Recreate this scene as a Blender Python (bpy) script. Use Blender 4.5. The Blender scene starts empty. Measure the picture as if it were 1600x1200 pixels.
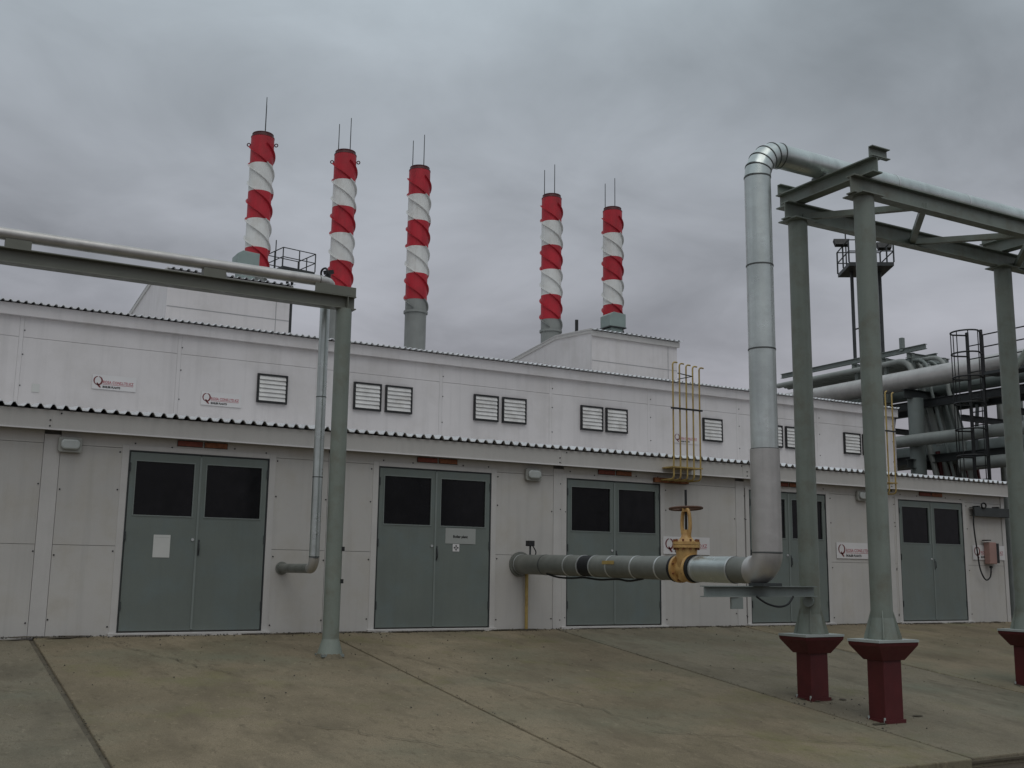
import bpy, bmesh, math, random
from mathutils import Vector, Matrix
random.seed(7)
R = math.radians
sc = bpy.context.scene
col = sc.collection

# ------------------------------------------------------------------ camera
YAW, PITCH, ROLL = R(29.49567), R(9.85909), R(0.77774)
fw = Vector((math.sin(YAW)*math.cos(PITCH), math.cos(YAW)*math.cos(PITCH), math.sin(PITCH)))
rt = Vector((math.cos(YAW), -math.sin(YAW), 0)); up = rt.cross(fw)
r2 = rt*math.cos(ROLL) + up*math.sin(ROLL); u2 = -rt*math.sin(ROLL) + up*math.cos(ROLL)
cd = bpy.data.cameras.new('camera'); cam = bpy.data.objects.new('camera', cd); col.objects.link(cam)
cam.matrix_world = Matrix(((r2.x, u2.x, -fw.x, 0.0), (r2.y, u2.y, -fw.y, -14.068), (r2.z, u2.z, -fw.z, 0.773), (0, 0, 0, 1)))
cd.sensor_width = 36; cd.lens = 1695.43/1600*36; cd.clip_end = 6000; cd.clip_start = 0.05
sc.camera = cam

# ------------------------------------------------------------------ sky, sun, exposure
SUN_EL, SUN_AZ = R(60), R(200)          # azimuth clockwise from +Y: behind the camera, to its left
w = bpy.data.worlds.new('World'); sc.world = w; w.use_nodes = True
nt = w.node_tree; N = nt.nodes; L = nt.links
for n in list(N): N.remove(n)
out = N.new('ShaderNodeOutputWorld'); bg = N.new('ShaderNodeBackground'); bg.inputs['Strength'].default_value = 0.1
sky = N.new('ShaderNodeTexSky'); sky.sky_type = 'NISHITA'; sky.sun_disc = False
sky.sun_elevation = SUN_EL; sky.sun_rotation = SUN_AZ; sky.air_density = 1.5; sky.dust_density = 4
def wmath(op, a, b=None, c=None):
    n = N.new('ShaderNodeMath'); n.operation = op
    for i, q in enumerate((a, b, c)):
        if q is None: continue
        if isinstance(q, (int, float)): n.inputs[i].default_value = q
        else: L.new(q, n.inputs[i])
    return n.outputs[0]
tc = N.new('ShaderNodeTexCoord'); sx = N.new('ShaderNodeSeparateXYZ'); L.new(tc.outputs['Generated'], sx.inputs[0])
zc = wmath('MAXIMUM', sx.outputs['Z'], 0.0)
den = wmath('ADD', zc, 0.22)
cx = wmath('DIVIDE', sx.outputs['X'], den); cyy = wmath('DIVIDE', sx.outputs['Y'], den)
cmb = N.new('ShaderNodeCombineXYZ'); L.new(cx, cmb.inputs[0]); L.new(cyy, cmb.inputs[1])
def wnoise(scale, det, rough, dist, off):
    mp = N.new('ShaderNodeMapping'); mp.inputs['Location'].default_value = off; L.new(cmb.outputs[0], mp.inputs[0])
    n = N.new('ShaderNodeTexNoise'); n.inputs['Scale'].default_value = scale; n.inputs['Detail'].default_value = det
    n.inputs['Roughness'].default_value = rough; n.inputs['Distortion'].default_value = dist
    L.new(mp.outputs[0], n.inputs['Vector']); return n.outputs['Fac']
n1 = wnoise(0.95, 5, 0.5, 0.3, (3.1, 1.7, 0)); n2 = wnoise(2.6, 6, 0.55, 0.5, (0.4, 5.2, 2))
cl = wmath('ADD', wmath('MULTIPLY', n1, 0.75), wmath('MULTIPLY', n2, 0.35))       # about 0.55 on average
cl = wmath('MULTIPLY_ADD', cl, 2.1, -0.13)
lum = wmath('MULTIPLY', wmath('MULTIPLY_ADD', zc, 4.0, 2.6), cl)                    # overcast dome, brighter overhead
cr = N.new('ShaderNodeValToRGB'); L.new(zc, cr.inputs[0])
cr.color_ramp.elements[0].position = 0.1; cr.color_ramp.elements[0].color = (0.99, 0.965, 1.07, 1)
cr.color_ramp.elements[1].position = 0.5; cr.color_ramp.elements[1].color = (0.88, 1.0, 1.09, 1)
vm = N.new('ShaderNodeVectorMath'); vm.operation = 'SCALE'; L.new(cr.outputs[0], vm.inputs[0]); L.new(lum, vm.inputs['Scale'])
mx = N.new('ShaderNodeMixRGB'); mx.inputs[0].default_value = 0.05
L.new(vm.outputs[0], mx.inputs[1]); L.new(sky.outputs[0], mx.inputs[2])
L.new(mx.outputs[0], bg.inputs['Color']); L.new(bg.outputs[0], out.inputs[0])
sd = bpy.data.lights.new('sun', 'SUN'); sd.energy = 0.6; sd.angle = R(50); sd.color = (1.0, 0.97, 0.94)
so = bpy.data.objects.new('sun', sd); col.objects.link(so)
sdir = Vector((math.sin(SUN_AZ)*math.cos(SUN_EL), math.cos(SUN_AZ)*math.cos(SUN_EL), math.sin(SUN_EL)))
so.rotation_euler = sdir.to_track_quat('Z', 'Y').to_euler(); so.location = (-6, -20, 25)
vs = sc.view_settings; vs.view_transform = 'Standard'; vs.look = 'None'; vs.exposure = 0; vs.gamma = 1; vs.use_curve_mapping = False
sc.cycles.max_bounces = 6

# ------------------------------------------------------------------ materials
def M(name, c, rough=0.6, metal=0.0, var=0.12, scale=2.5, streak=0.0, stain=None, stain_amt=0.4, stain_scale=1.3, bump=0.0, bscale=60, spec=0.4, fine=0.0):
    m = bpy.data.materials.new(name); m.use_nodes = True
    t = m.node_tree; n = t.nodes; l = t.links; b = n['Principled BSDF']
    b.inputs['Roughness'].default_value = rough; b.inputs['Metallic'].default_value = metal
    b.inputs['Specular IOR Level'].default_value = spec
    g = n.new('ShaderNodeNewGeometry')
    def noise(s, det=5, sc3=None, r=0.55):
        x = n.new('ShaderNodeTexNoise'); x.inputs['Scale'].default_value = s; x.inputs['Detail'].default_value = det; x.inputs['Roughness'].default_value = r
        if sc3:
            mp = n.new('ShaderNodeMapping'); mp.inputs['Scale'].default_value = sc3; l.new(g.outputs['Position'], mp.inputs[0]); l.new(mp.outputs[0], x.inputs['Vector'])
        else: l.new(g.outputs['Position'], x.inputs['Vector'])
        return x.outputs['Fac']
    def ramp(s, a, bq, lo, hi):
        q = n.new('ShaderNodeMapRange'); q.inputs['From Min'].default_value = a; q.inputs['From Max'].default_value = bq
        q.inputs['To Min'].default_value = lo; q.inputs['To Max'].default_value = hi; l.new(s, q.inputs[0]); return q.outputs[0]
    def mixc(fac, a, bb, mode='MIX'):
        q = n.new('ShaderNodeMixRGB'); q.blend_type = mode
        if isinstance(fac, float): q.inputs[0].default_value = fac
        else: l.new(fac, q.inputs[0])
        for i, s in ((1, a), (2, bb)):
            if isinstance(s, tuple): q.inputs[i].default_value = s if len(s) == 4 else s+(1,)
            else: l.new(s, q.inputs[i])
        return q.outputs[0]
    f = ramp(noise(scale), 0.3, 0.7, 0, 1)
    c0 = tuple(x*(1-var) for x in c); c1 = tuple(x*(1+var) for x in c)
    o = mixc(f, c0, c1)
    if streak:
        s = ramp(noise(1.0, 6, (9, 9, 0.5)), 0.5, 0.78, 0, streak); o = mixc(s, o, tuple(x*0.55 for x in c))
    if stain:
        s = ramp(noise(stain_scale, 8, None, 0.65), 0.48, 0.72, 0, stain_amt); o = mixc(s, o, stain)
    if fine:
        s = ramp(noise(120, 3), 0.35, 0.65, 1-fine, 1+fine)
        q = n.new('ShaderNodeVectorMath'); q.operation = 'SCALE'; l.new(o, q.inputs[0]); l.new(s, q.inputs['Scale']); o = q.outputs[0]
    l.new(o, b.inputs['Base Color'])
    if bump:
        q = n.new('ShaderNodeBump'); q.inputs['Strength'].default_value = bump; q.inputs['Distance'].default_value = 0.01
        l.new(noise(bscale, 4), q.inputs['Height']); l.new(q.outputs[0], b.inputs['Normal'])
    rr = ramp(noise(scale*3), 0.3, 0.7, max(0.02, rough-0.08), min(1, rough+0.08)); l.new(rr, b.inputs['Roughness'])
    return m
MT = {}
MT['wall_low'] = M('painted_panel_lower', (0.5, 0.48, 0.45), 0.55, var=0.08, scale=0.9, streak=0.25, stain=(0.38, 0.34, 0.27), stain_amt=0.5, stain_scale=1.8, fine=0.03, bump=0.25, bscale=1.7)  # lower panels: darker, warmer base than the upper ones, with streaks and stains
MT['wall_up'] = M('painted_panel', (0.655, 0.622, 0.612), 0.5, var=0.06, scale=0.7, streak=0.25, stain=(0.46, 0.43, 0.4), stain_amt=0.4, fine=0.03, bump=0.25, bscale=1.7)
MT['trim'] = M('white_trim', (0.52, 0.5, 0.475), 0.5, var=0.06, streak=0.2, fine=0.03)
MT['fascia'] = M('fascia_paint', (0.5, 0.48, 0.45), 0.5, var=0.06, scale=0.8, streak=0.2, fine=0.03)
MT['roof'] = M('zinc_sheet', (0.72, 0.72, 0.72), 0.42, metal=0.35, var=0.08, scale=3)
MT['core'] = M('wall_core', (0.2, 0.19, 0.175), 0.8)
MT['door'] = M('door_paint', (0.15, 0.172, 0.155), 0.5, var=0.07, scale=1.6, streak=0.18, stain=(0.15, 0.2, 0.21), stain_amt=0.4, stain_scale=2.2, fine=0.03, bump=0.15, bscale=4)
MT['door_frame'] = M('door_frame_paint', (0.19, 0.215, 0.2), 0.5, var=0.08)
MT['glass'] = M('dark_pane', (0.006, 0.006, 0.007), 0.18, var=0.3, spec=0.25)
MT['black'] = M('black_metal', (0.018, 0.018, 0.018), 0.5, var=0.2)
MT['dark'] = M('dark_steel', (0.045, 0.05, 0.05), 0.5, var=0.2)
MT['rubber'] = M('black_rubber', (0.012, 0.012, 0.013), 0.6)
MT['slat'] = M('louvre_slat', (0.66, 0.645, 0.62), 0.45, var=0.1, scale=6, stain=(0.32, 0.29, 0.25), stain_amt=0.5, stain_scale=5)
MT['steel'] = M('grey_green_paint', (0.205, 0.232, 0.198), 0.45, var=0.08, scale=2.2, streak=0.4, stain=(0.13, 0.1, 0.06), stain_amt=0.5, stain_scale=3.5, fine=0.04)
MT['steel_dk'] = M('grey_paint_dull', (0.2, 0.225, 0.21), 0.5, var=0.12, streak=0.3)
MT['steel_l'] = M('grey_beam_paint', (0.165, 0.168, 0.138), 0.5, var=0.1, streak=0.2, stain=(0.16, 0.15, 0.11), stain_amt=0.35)
MT['galv'] = M('galvanised_cladding', (0.56, 0.6, 0.575), 0.33, metal=0.85, var=0.14, scale=2.2, streak=0.5, fine=0.04, bump=0.3, bscale=9)
MT['galv_d'] = M('dull_cladding', (0.21, 0.215, 0.19), 0.5, metal=0.45, var=0.15, scale=3, streak=0.35, fine=0.04, bump=0.3, bscale=9)
MT['galv_p'] = M('pale_cladding', (0.5, 0.48, 0.455), 0.42, metal=0.6, var=0.1, scale=3, streak=0.3, fine=0.03, bump=0.3, bscale=9)
MT['seam'] = M('seam_metal', (0.1, 0.105, 0.1), 0.5, metal=0.4)
MT['band_l'] = M('bright_band', (0.62, 0.63, 0.62), 0.35, metal=0.7)
MT['red'] = M('chimney_red', (0.47, 0.018, 0.032), 0.5, var=0.16, scale=1.5, streak=0.4, stain=(0.2, 0.03, 0.03), stain_amt=0.5, stain_scale=2.5)
MT['white'] = M('chimney_white', (0.74, 0.74, 0.71), 0.5, var=0.06, scale=1.5, streak=0.35, stain=(0.5, 0.46, 0.4), stain_amt=0.5, stain_scale=2.5)
MT['grey_ch'] = M('chimney_grey', (0.24, 0.25, 0.235), 0.5, var=0.1, streak=0.2)
MT['green_box'] = M('duct_grey_green', (0.26, 0.32, 0.30), 0.5, var=0.1)
MT['pedestal'] = M('oxide_red_paint', (0.08, 0.011, 0.012), 0.5, var=0.15, scale=4, streak=0.3, fine=0.05)
MT['plate'] = M('base_plate', (0.36, 0.39, 0.37), 0.5, var=0.1)
MT['yellow'] = M('gas_yellow', (0.42, 0.3, 0.1), 0.5, var=0.12, scale=5, stain=(0.2, 0.1, 0.04), stain_amt=0.6, stain_scale=9)
MT['ochre'] = M('valve_yellow', (0.56, 0.35, 0.13), 0.45, var=0.12, scale=8, stain=(0.28, 0.1, 0.03), stain_amt=0.65, stain_scale=9)
MT['rust'] = M('rust', (0.2, 0.075, 0.03), 0.8, var=0.3, scale=12)
MT['wheel'] = M('worn_handwheel', (0.1, 0.05, 0.03), 0.6, var=0.3, scale=15)
MT['plate_red'] = M('red_plate', (0.21, 0.055, 0.035), 0.6, var=0.25, scale=30)
MT['plate_orange'] = M('orange_plate', (0.24, 0.085, 0.035), 0.6, var=0.35, scale=30)
MT['paper'] = M('paper', (0.58, 0.58, 0.55), 0.8, var=0.05)
MT['sign'] = M('sign_white', (0.66, 0.64, 0.63), 0.5, var=0.04)
MT['ink_red'] = M('ink_red', (0.42, 0.12, 0.14), 0.6)
MT['ink_dark'] = M('ink_dark_red', (0.16, 0.03, 0.03), 0.6)
MT['ink'] = M('ink_black', (0.02, 0.02, 0.02), 0.6)
MT['ink_grey'] = M('ink_grey', (0.3, 0.3, 0.3), 0.6)
MT['lens'] = M('lamp_lens', (0.4, 0.42, 0.4), 0.25, spec=0.5)
MT['lamp_body'] = M('lamp_body', (0.34, 0.34, 0.31), 0.5)
MT['door_sign'] = M('grey_sign', (0.33, 0.34, 0.32), 0.5, var=0.05)
MT['bg_pipe'] = M('background_pipe_paint', (0.26, 0.275, 0.255), 0.5, var=0.15, streak=0.3)
MT['pink'] = M('faded_red_box', (0.33, 0.2, 0.17), 0.5)
MT['pebble'] = M('pebble', (0.05, 0.045, 0.04), 0.9, var=0.4)

def concrete(name, base, alt, green, seed):
    m = M(name, base, 0.85, var=0.22, scale=0.45, stain=alt, stain_amt=0.9, stain_scale=0.8, bump=0.6, bscale=40, spec=0.2, fine=0.22)
    t = m.node_tree; n = t.nodes; l = t.links; b = n['Principled BSDF']
    src = b.inputs['Base Color'].links[0].from_socket
    g = n.new('ShaderNodeNewGeometry')
    def layer(src, off, scl, lo, hi, amt, c, det=9):
        mp = n.new('ShaderNodeMapping'); mp.inputs['Location'].default_value = off; mp.inputs['Scale'].default_value = scl
        l.new(g.outputs['Position'], mp.inputs[0])
        x = n.new('ShaderNodeTexNoise'); x.inputs['Scale'].default_value = 1; x.inputs['Detail'].default_value = det; x.inputs['Roughness'].default_value = 0.66
        l.new(mp.outputs[0], x.inputs['Vector'])
        q = n.new('ShaderNodeMapRange'); q.inputs['From Min'].default_value = lo; q.inputs['From Max'].default_value = hi; q.inputs['To Max'].default_value = amt
        l.new(x.outputs['Fac'], q.inputs[0])
        k = n.new('ShaderNodeMixRGB'); l.new(q.outputs[0], k.inputs[0]); l.new(src, k.inputs[1]); k.inputs[2].default_value = c+(1,); return k.outputs[0]
    src = layer(src, (seed, 2.2, 0), (0.35, 0.5, 0.5), 0.5, 0.7, 0.7, green)
    src = layer(src, (4, seed, 1), (1.7, 0.8, 1), 0.5, 0.68, 0.7, tuple(x*0.6 for x in base))
    src = layer(src, (9, seed, 3), (10, 4.5, 6), 0.55, 0.72, 0.75, tuple(x*0.5 for x in base))
    src = layer(src, (1, seed, 7), (17, 7, 9), 0.6, 0.72, 0.6, tuple(min(1, x*1.6) for x in base))
    src = layer(src, (2.5, seed+3, 5), (0.8, 0.7, 1), 0.56, 0.7, 0.6, (base[0]*0.8, base[1]*0.92, base[2]*0.6))
    src = layer(src, (7, seed, 2), (45, 20, 30), 0.58, 0.68, 0.5, tuple(x*0.45 for x in base), 4)
    l.new(src, b.inputs['Base Color'])
    return m
MT['slab'] = concrete('apron_concrete', (0.215, 0.174, 0.115), (0.15, 0.125, 0.078), (0.15, 0.153, 0.105), 1.0)
MT['slab_b'] = concrete('apron_concrete_grey', (0.188, 0.162, 0.115), (0.15, 0.128, 0.085), (0.145, 0.153, 0.112), 6.0)
MT['soil'] = concrete('ground_soil', (0.085, 0.068, 0.05), (0.06, 0.05, 0.04), (0.07, 0.07, 0.045), 3.0)
MT['road'] = concrete('road_asphalt', (0.06, 0.047, 0.04), (0.05, 0.045, 0.04), (0.06, 0.055, 0.045), 4.0)
MT['joint'] = M('joint_filler', (0.095, 0.08, 0.055), 0.95, var=0.3, scale=6)

# ------------------------------------------------------------------ mesh helpers
class MB:
    def __init__(s): s.v = []; s.f = []; s.s = []
    def add(s, vs_, fs, smooth=False):
        o = len(s.v); s.v += [Vector(q) for q in vs_]
        for f in fs: s.f.append([i+o for i in f]); s.s.append(smooth)
        return s
    def box(s, x0, x1, y0, y1, z0, z1):
        return s.add([(x0,y0,z0),(x1,y0,z0),(x1,y1,z0),(x0,y1,z0),(x0,y0,z1),(x1,y0,z1),(x1,y1,z1),(x0,y1,z1)],
            [(3,2,1,0),(4,5,6,7),(0,1,5,4),(1,2,6,5),(2,3,7,6),(3,0,4,7)])
    def prism(s, poly, o, u, v, wv):
        o, u, v, wv = Vector(o), Vector(u), Vector(v), Vector(wv); n = len(poly)
        a = [o+u*p[0]+v*p[1] for p in poly]; b = [q+wv for q in a]
        return s.add(a+b, [tuple(range(n))[::-1], tuple(range(n, 2*n))]+[(i, (i+1) % n, (i+1) % n+n, i+n) for i in range(n)])
    def ibeam(s, p0, p1, h, wd, tf=0.012, tw=0.01, upv=(0, 0, 1)):
        p0, p1 = Vector(p0), Vector(p1); d = p1-p0; a = d.normalized(); upv = Vector(upv); sd_ = a.cross(upv).normalized(); u = sd_.cross(a)
        H, W = h/2, wd/2; t = tw/2
        poly = [(-W,-H),(W,-H),(W,-H+tf),(t,-H+tf),(t,H-tf),(W,H-tf),(W,H),(-W,H),(-W,H-tf),(-t,H-tf),(-t,-H+tf),(-W,-H+tf)]
        return s.prism(poly, p0, sd_, u, d)
    def channel(s, p0, p1, h, wd, t=0.01, flip=1, upv=(0, 0, 1)):
        p0, p1 = Vector(p0), Vector(p1); d = p1-p0; a = d.normalized(); sd_ = a.cross(Vector(upv)).normalized()*flip; u = Vector(upv)
        H = h/2
        return s.prism([(0,-H),(wd,-H),(wd,-H+t),(t,-H+t),(t,H-t),(wd,H-t),(wd,H),(0,H)], p0, sd_, u, d)
    def bar(s, p0, p1, a, b, upv=(0, 0, 1)):
        p0, p1 = Vector(p0), Vector(p1); d = p1-p0; ax = d.normalized(); upv = Vector(upv)
        if abs(ax.dot(upv)) > 0.99: upv = Vector((0, 1, 0))
        sd_ = ax.cross(upv).normalized(); u = sd_.cross(ax)
        return s.prism([(-a/2,-b/2),(a/2,-b/2),(a/2,b/2),(-a/2,b/2)], p0, sd_, u, d)
    def tube(s, pts, r, n=20, caps=True):
        pts = [Vector(p) for p in pts]; m = len(pts); rs = r if isinstance(r, (list, tuple)) else [r]*m
        tan = []
        for i in range(m):
            a = pts[min(i+1, m-1)]-pts[max(i-1, 0)]; tan.append(a.normalized())
        ref = Vector((0, 0, 1)) if abs(tan[0].z) < 0.9 else Vector((1, 0, 0))
        u = tan[0].cross(ref).normalized(); rings = []
        for i in range(m):
            u = (u-tan[i]*u.dot(tan[i])).normalized(); v = tan[i].cross(u)
            rings.append([pts[i]+(u*math.cos(2*math.pi*k/n)+v*math.sin(2*math.pi*k/n))*rs[i] for k in range(n)])
        vs_ = [q for rg in rings for q in rg]; fs = []
        for i in range(m-1):
            for k in range(n): fs.append((i*n+k, i*n+(k+1) % n, (i+1)*n+(k+1) % n, (i+1)*n+k))
        s.add(vs_, fs, True)
        if caps:
            s.add(rings[0], [tuple(range(n))[::-1]]); s.add(rings[-1], [tuple(range(n))])
        return s
    def cyl(s, p0, p1, r0, r1=None, n=20, caps=True): return s.tube([p0, p1], [r0, r0 if r1 is None else r1], n, caps)
    def ring(s, c, nrm, R_, r, n=24, k=8, a0=0, a1=2*math.pi):
        c, nrm = Vector(c), Vector(nrm).normalized(); ref = Vector((0, 0, 1)) if abs(nrm.z) < 0.9 else Vector((1, 0, 0))
        u = nrm.cross(ref).normalized(); v = nrm.cross(u); full = abs(a1-a0-2*math.pi) < 1e-6; q = n if full else n+1
        vs_ = []; fs = []
        for i in range(q):
            a = a0+(a1-a0)*i/n; d = u*math.cos(a)+v*math.sin(a)
            for j in range(k):
                b = 2*math.pi*j/k; vs_.append(c+d*(R_+r*math.cos(b))+nrm*r*math.sin(b))
        for i in range(n):
            for j in range(k):
                i2 = (i+1) % q; fs.append((i*k+j, i2*k+j, i2*k+(j+1) % k, i*k+(j+1) % k))
        return s.add(vs_, fs, True)
    def build(s, name, mat, parent=None, bevel=0.0, recalc=True):
        lo = Vector((min(q.x for q in s.v), min(q.y for q in s.v), min(q.z for q in s.v)))
        hi = Vector((max(q.x for q in s.v), max(q.y for q in s.v), max(q.z for q in s.v)))
        c = Vector(((lo.x+hi.x)/2, (lo.y+hi.y)/2, lo.z))
        me = bpy.data.meshes.new(name); me.from_pydata([q-c for q in s.v], [], s.f)
        if recalc:
            bm = bmesh.new(); bm.from_mesh(me); bmesh.ops.recalc_face_normals(bm, faces=bm.faces); bm.to_mesh(me); bm.free()
        me.polygons.foreach_set('use_smooth', s.s); me.update()
        me.materials.append(MT[mat] if isinstance(mat, str) else mat)
        o = bpy.data.objects.new(name, me); col.objects.link(o)
        if parent is not None: o.parent = parent
        WL[o.name] = c; o.location = c-(WL[parent.name] if parent is not None else Vector((0, 0, 0)))
        if bevel:
            b = o.modifiers.new('bevel', 'BEVEL'); b.width = bevel; b.segments = 2; b.limit_method = 'ANGLE'
        return o
WL = {}
def tag(o, label=None, cat=None, group=None, kind=None):
    for k, v in (('label', label), ('category', cat), ('group', group), ('kind', kind)):
        if v: o[k] = v
    return o
def empty(name, loc, parent=None):
    o = bpy.data.objects.new(name, None); col.objects.link(o); o.empty_display_size = 0.2
    if parent is not None: o.parent = parent
    WL[o.name] = Vector(loc); o.location = Vector(loc)-(WL[parent.name] if parent is not None else Vector((0, 0, 0)))
    return o
def copy_tree(o, delta, parent='same', top=True):
    c = o.copy(); col.objects.link(c); c.parent = o.parent if parent == 'same' else parent
    if top: c.location = o.location+Vector(delta)
    WL[c.name] = WL[o.name]+Vector(delta)
    for ch in [q for q in KIDS.get(o.name, [])]: copy_tree(ch, delta, c, False)
    return c
KIDS = {}
_b, _e = MB.build, empty
def _reg(o):
    if o.parent is not None: KIDS.setdefault(o.parent.name, []).append(o)
    return o
MB.build = lambda s, *a, **k: _reg(_b(s, *a, **k))
def empty(name, loc, parent=None): return _reg(_e(name, loc, parent))
def arc(c, a, b, r, n=8):
    """quarter bend about centre c from direction a to direction b"""
    c, a, b = Vector(c), Vector(a), Vector(b)
    return [c+(a*math.cos(t)+b*math.sin(t))*r for t in [math.pi/2*i/n for i in range(n+1)]]
def smooth_path(pts, n=8):
    pts = [Vector(p) for p in pts]; o = []
    for i in range(len(pts)-1):
        p0, p1, p2, p3 = pts[max(i-1, 0)], pts[i], pts[i+1], pts[min(i+2, len(pts)-1)]
        for k in range(n):
            t = k/n; o.append(0.5*((2*p1)+(p2-p0)*t+(2*p0-5*p1+4*p2-p3)*t*t+(-p0+3*p1-3*p2+p3)*t**3))
    return o+[pts[-1]]
def lettering(body, size, x, y, z, mat, parent, name='lettering', bold=0.0, fit=0.0):
    cu = bpy.data.curves.new('t', 'FONT'); cu.body = body; cu.size = size; cu.offset = bold; cu.resolution_u = 2
    ob = bpy.data.objects.new('t', cu); col.objects.link(ob); bpy.context.view_layer.update()
    me = bpy.data.meshes.new_from_object(ob.evaluated_get(bpy.context.evaluated_depsgraph_get()))
    bpy.data.objects.remove(ob); bpy.data.curves.remove(cu)
    k_ = fit/max(v.co.x for v in me.vertices) if fit else 1.0
    b = MB(); b.add([(x+v.co.x*k_, y, z+v.co.y) for v in me.vertices], [tuple(p.vertices) for p in me.polygons]); bpy.data.meshes.remove(me)
    return b.build(name, mat, parent, recalc=False)

# ------------------------------------------------------------------ ground
SL, GZ = 0.11, -0.04
gz = lambda y: GZ+SL*y
m = MB()
ys = [(-2500, -0.95), (-7.35, -0.95), (-7.3, gz(-7.3)-0.09), (0.3, gz(0.3)-0.09), (0.6, -0.1), (3500, -0.1)]
m.add([(x, y, z) for y, z in ys for x in (-3000, 3000)], [(2*i, 2*i+1, 2*i+3, 2*i+2) for i in range(len(ys)-1)])
tag(m.build('ground', 'soil', recalc=False), kind='structure')
m = MB(); m.add([(-200, -60, -0.93), (200, -60, -0.93), (200, -7.33, -0.93), (-200, -7.33, -0.93)], [(0, 1, 2, 3)])
tag(m.build('road', 'road', recalc=False), kind='structure')
ap = empty('concrete_apron', (8, -3.5, gz(-3.5))); tag(ap, kind='structure')
# joint bed under the slabs
MB().prism([(-7.2, gz(-7.2)-0.03), (0.02, gz(0)-0.03), (0.02, gz(0)-0.05), (-7.2, gz(-7.2)-0.05)], (-16.5, 0, 0), (0, 1, 0), (0, 0, 1), (58, 0, 0)).build('joint_bed', 'joint', ap)
def slab(x0, x1, y0, y1, dz, mat, tilt=0.0):
    def top(y): return gz(y)+dz
    MB().prism([(y0, top(y0)), (y1, top(y1)), (y1, top(y1)-0.14), (y0, top(y0)-0.14)], (x0, 0, 0), (0, 1, 0), (0, 0, 1), (x1-x0, 0, 0)).build('slab', mat, ap, bevel=0.012)
X0 = 1.55
for i in range(-5, 11):
    x = X0+3.6*i; g = 0.016 if i in (-1, 0) else 0.009
    dz = random.uniform(-0.006, 0.006)
    if i == -1:
        slab(x+g, x+3.6-g-0.008, -4.55, -0.0, -0.028, 'slab_b'); slab(x+g, x+3.6-g-0.008, -7.2, -4.58, -0.02, 'slab_b')
    elif i in (2, 5, -3): slab(x+g, x+3.6-g, -7.18, -0.0, dz, 'slab_b')
    else: slab(x+g, x+3.6-g, -7.16+random.uniform(-0.05, 0.05), -0.0, dz, 'slab')
# cracks, a repair patch
def crack(p, q, n, wob, wd, name='crack', mat='joint'):
    pts = []
    for i in range(n+1):
        t = i/n; k = 1 if 0 < i < n else 0
        pts.append((p[0]+(q[0]-p[0])*t+random.gauss(0, wob)*k, p[1]+(q[1]-p[1])*t+random.gauss(0, wob)*k))
    b = MB(); V = []
    for i, (x, y) in enumerate(pts):
        a, c = pts[max(i-1, 0)], pts[min(i+1, n)]; dx, dy = c[0]-a[0], c[1]-a[1]; l_ = math.hypot(dx, dy) or 1; h_ = wd*random.uniform(0.3, 1.0)*(1 if 0 < i < n else 0.15)
        for s_ in (-1, 1): V.append((x-s_*dy/l_*h_, y+s_*dx/l_*h_, gz(y-0)+0.0085+s_*dx/l_*h_*SL))
    b.add(V, [(2*i, 2*i+1, 2*i+3, 2*i+2) for i in range(n)]); return b.build(name, mat, ap, recalc=False)
for p, q in (((5.4, -1.3), (6.9, -6.9)), ((2.2, -0.3), (3.3, -2.6)), ((9.3, -0.4), (10.9, -3.2)), ((6.2, -5.6), (8.4, -6.7)), ((3.1, -4.4), (4.9, -6.4)), ((10.9, -3.1), (12.2, -5.6)), ((7.1, -2.4), (8.6, -3.3)), ((-0.4, -2.1), (1.4, -2.9))): crack(p, q, 34, 0.03, 0.006)
# loose gravel and dirt
m = MB(); ico = [(0,0,1),(0.9,0,0.2),(-0.4,0.8,0.1),(-0.5,-0.8,0.15),(0.2,0.3,-0.6)]
icf = [(0,1,2),(0,2,3),(0,3,1),(4,2,1),(4,3,2),(4,1,3)]
def pebble(x, y, r):
    a = random.random()*6.3; z = gz(y)+r*0.35
    m.add([(x+r*(p[0]*math.cos(a)-p[1]*math.sin(a)), y+r*(p[0]*math.sin(a)+p[1]*math.cos(a)), z+r*p[2]*0.7) for p in ico], icf)
for i in range(420):
    x = random.uniform(-2, 20); y = -abs(random.gauss(0, 1))*2.6-0.05
    if y > -7: pebble(x, y, random.choice((0.005, 0.006, 0.008, 0.01, 0.014)))
for i in range(1500): pebble(random.uniform(-2, 19), -abs(random.gauss(0, 0.09))-0.015, random.uniform(0.004, 0.016))
for i in range(500): pebble(X0+3.6*random.randint(-1, 4)+random.gauss(0, 0.02), random.uniform(-7, -0.1), random.uniform(0.004, 0.01))
for i in range(60):
    c = random.choice((9.15, 9.15, 12.95)); pebble(c+random.gauss(0, 0.3), random.choice((-4.9, -5.85))+random.gauss(0, 0.25), random.uniform(0.006, 0.018))
md = MB()
def blob(x, y, rx, ry):
    n = 11; md.add([(x, y, gz(y)+0.012)]+[(x+rx*math.cos(a)*q, y+ry*math.sin(a)*q, gz(y+ry*math.sin(a)*q)+0.0075) for a, q in ((2*math.pi*i/n, random.uniform(0.55, 1.15)) for i in range(n))], [(0, i+1, (i+1) % n+1) for i in range(n)], True)
for i in range(150): blob(random.uniform(-2, 19), -0.03-abs(random.gauss(0, 0.04)), random.uniform(0.06, 0.3), random.uniform(0.015, 0.05))
for i in range(30): blob(random.choice((9.15, 12.95))+random.gauss(0, 0.16), random.choice((-4.9, -5.92))+random.gauss(0, 0.1), random.uniform(0.04, 0.13), random.uniform(0.03, 0.07))
tag(md.build('washed_dirt', 'soil', recalc=False), 'brown dirt washed against the wall foot and column bases', 'dirt', kind='stuff')
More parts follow.
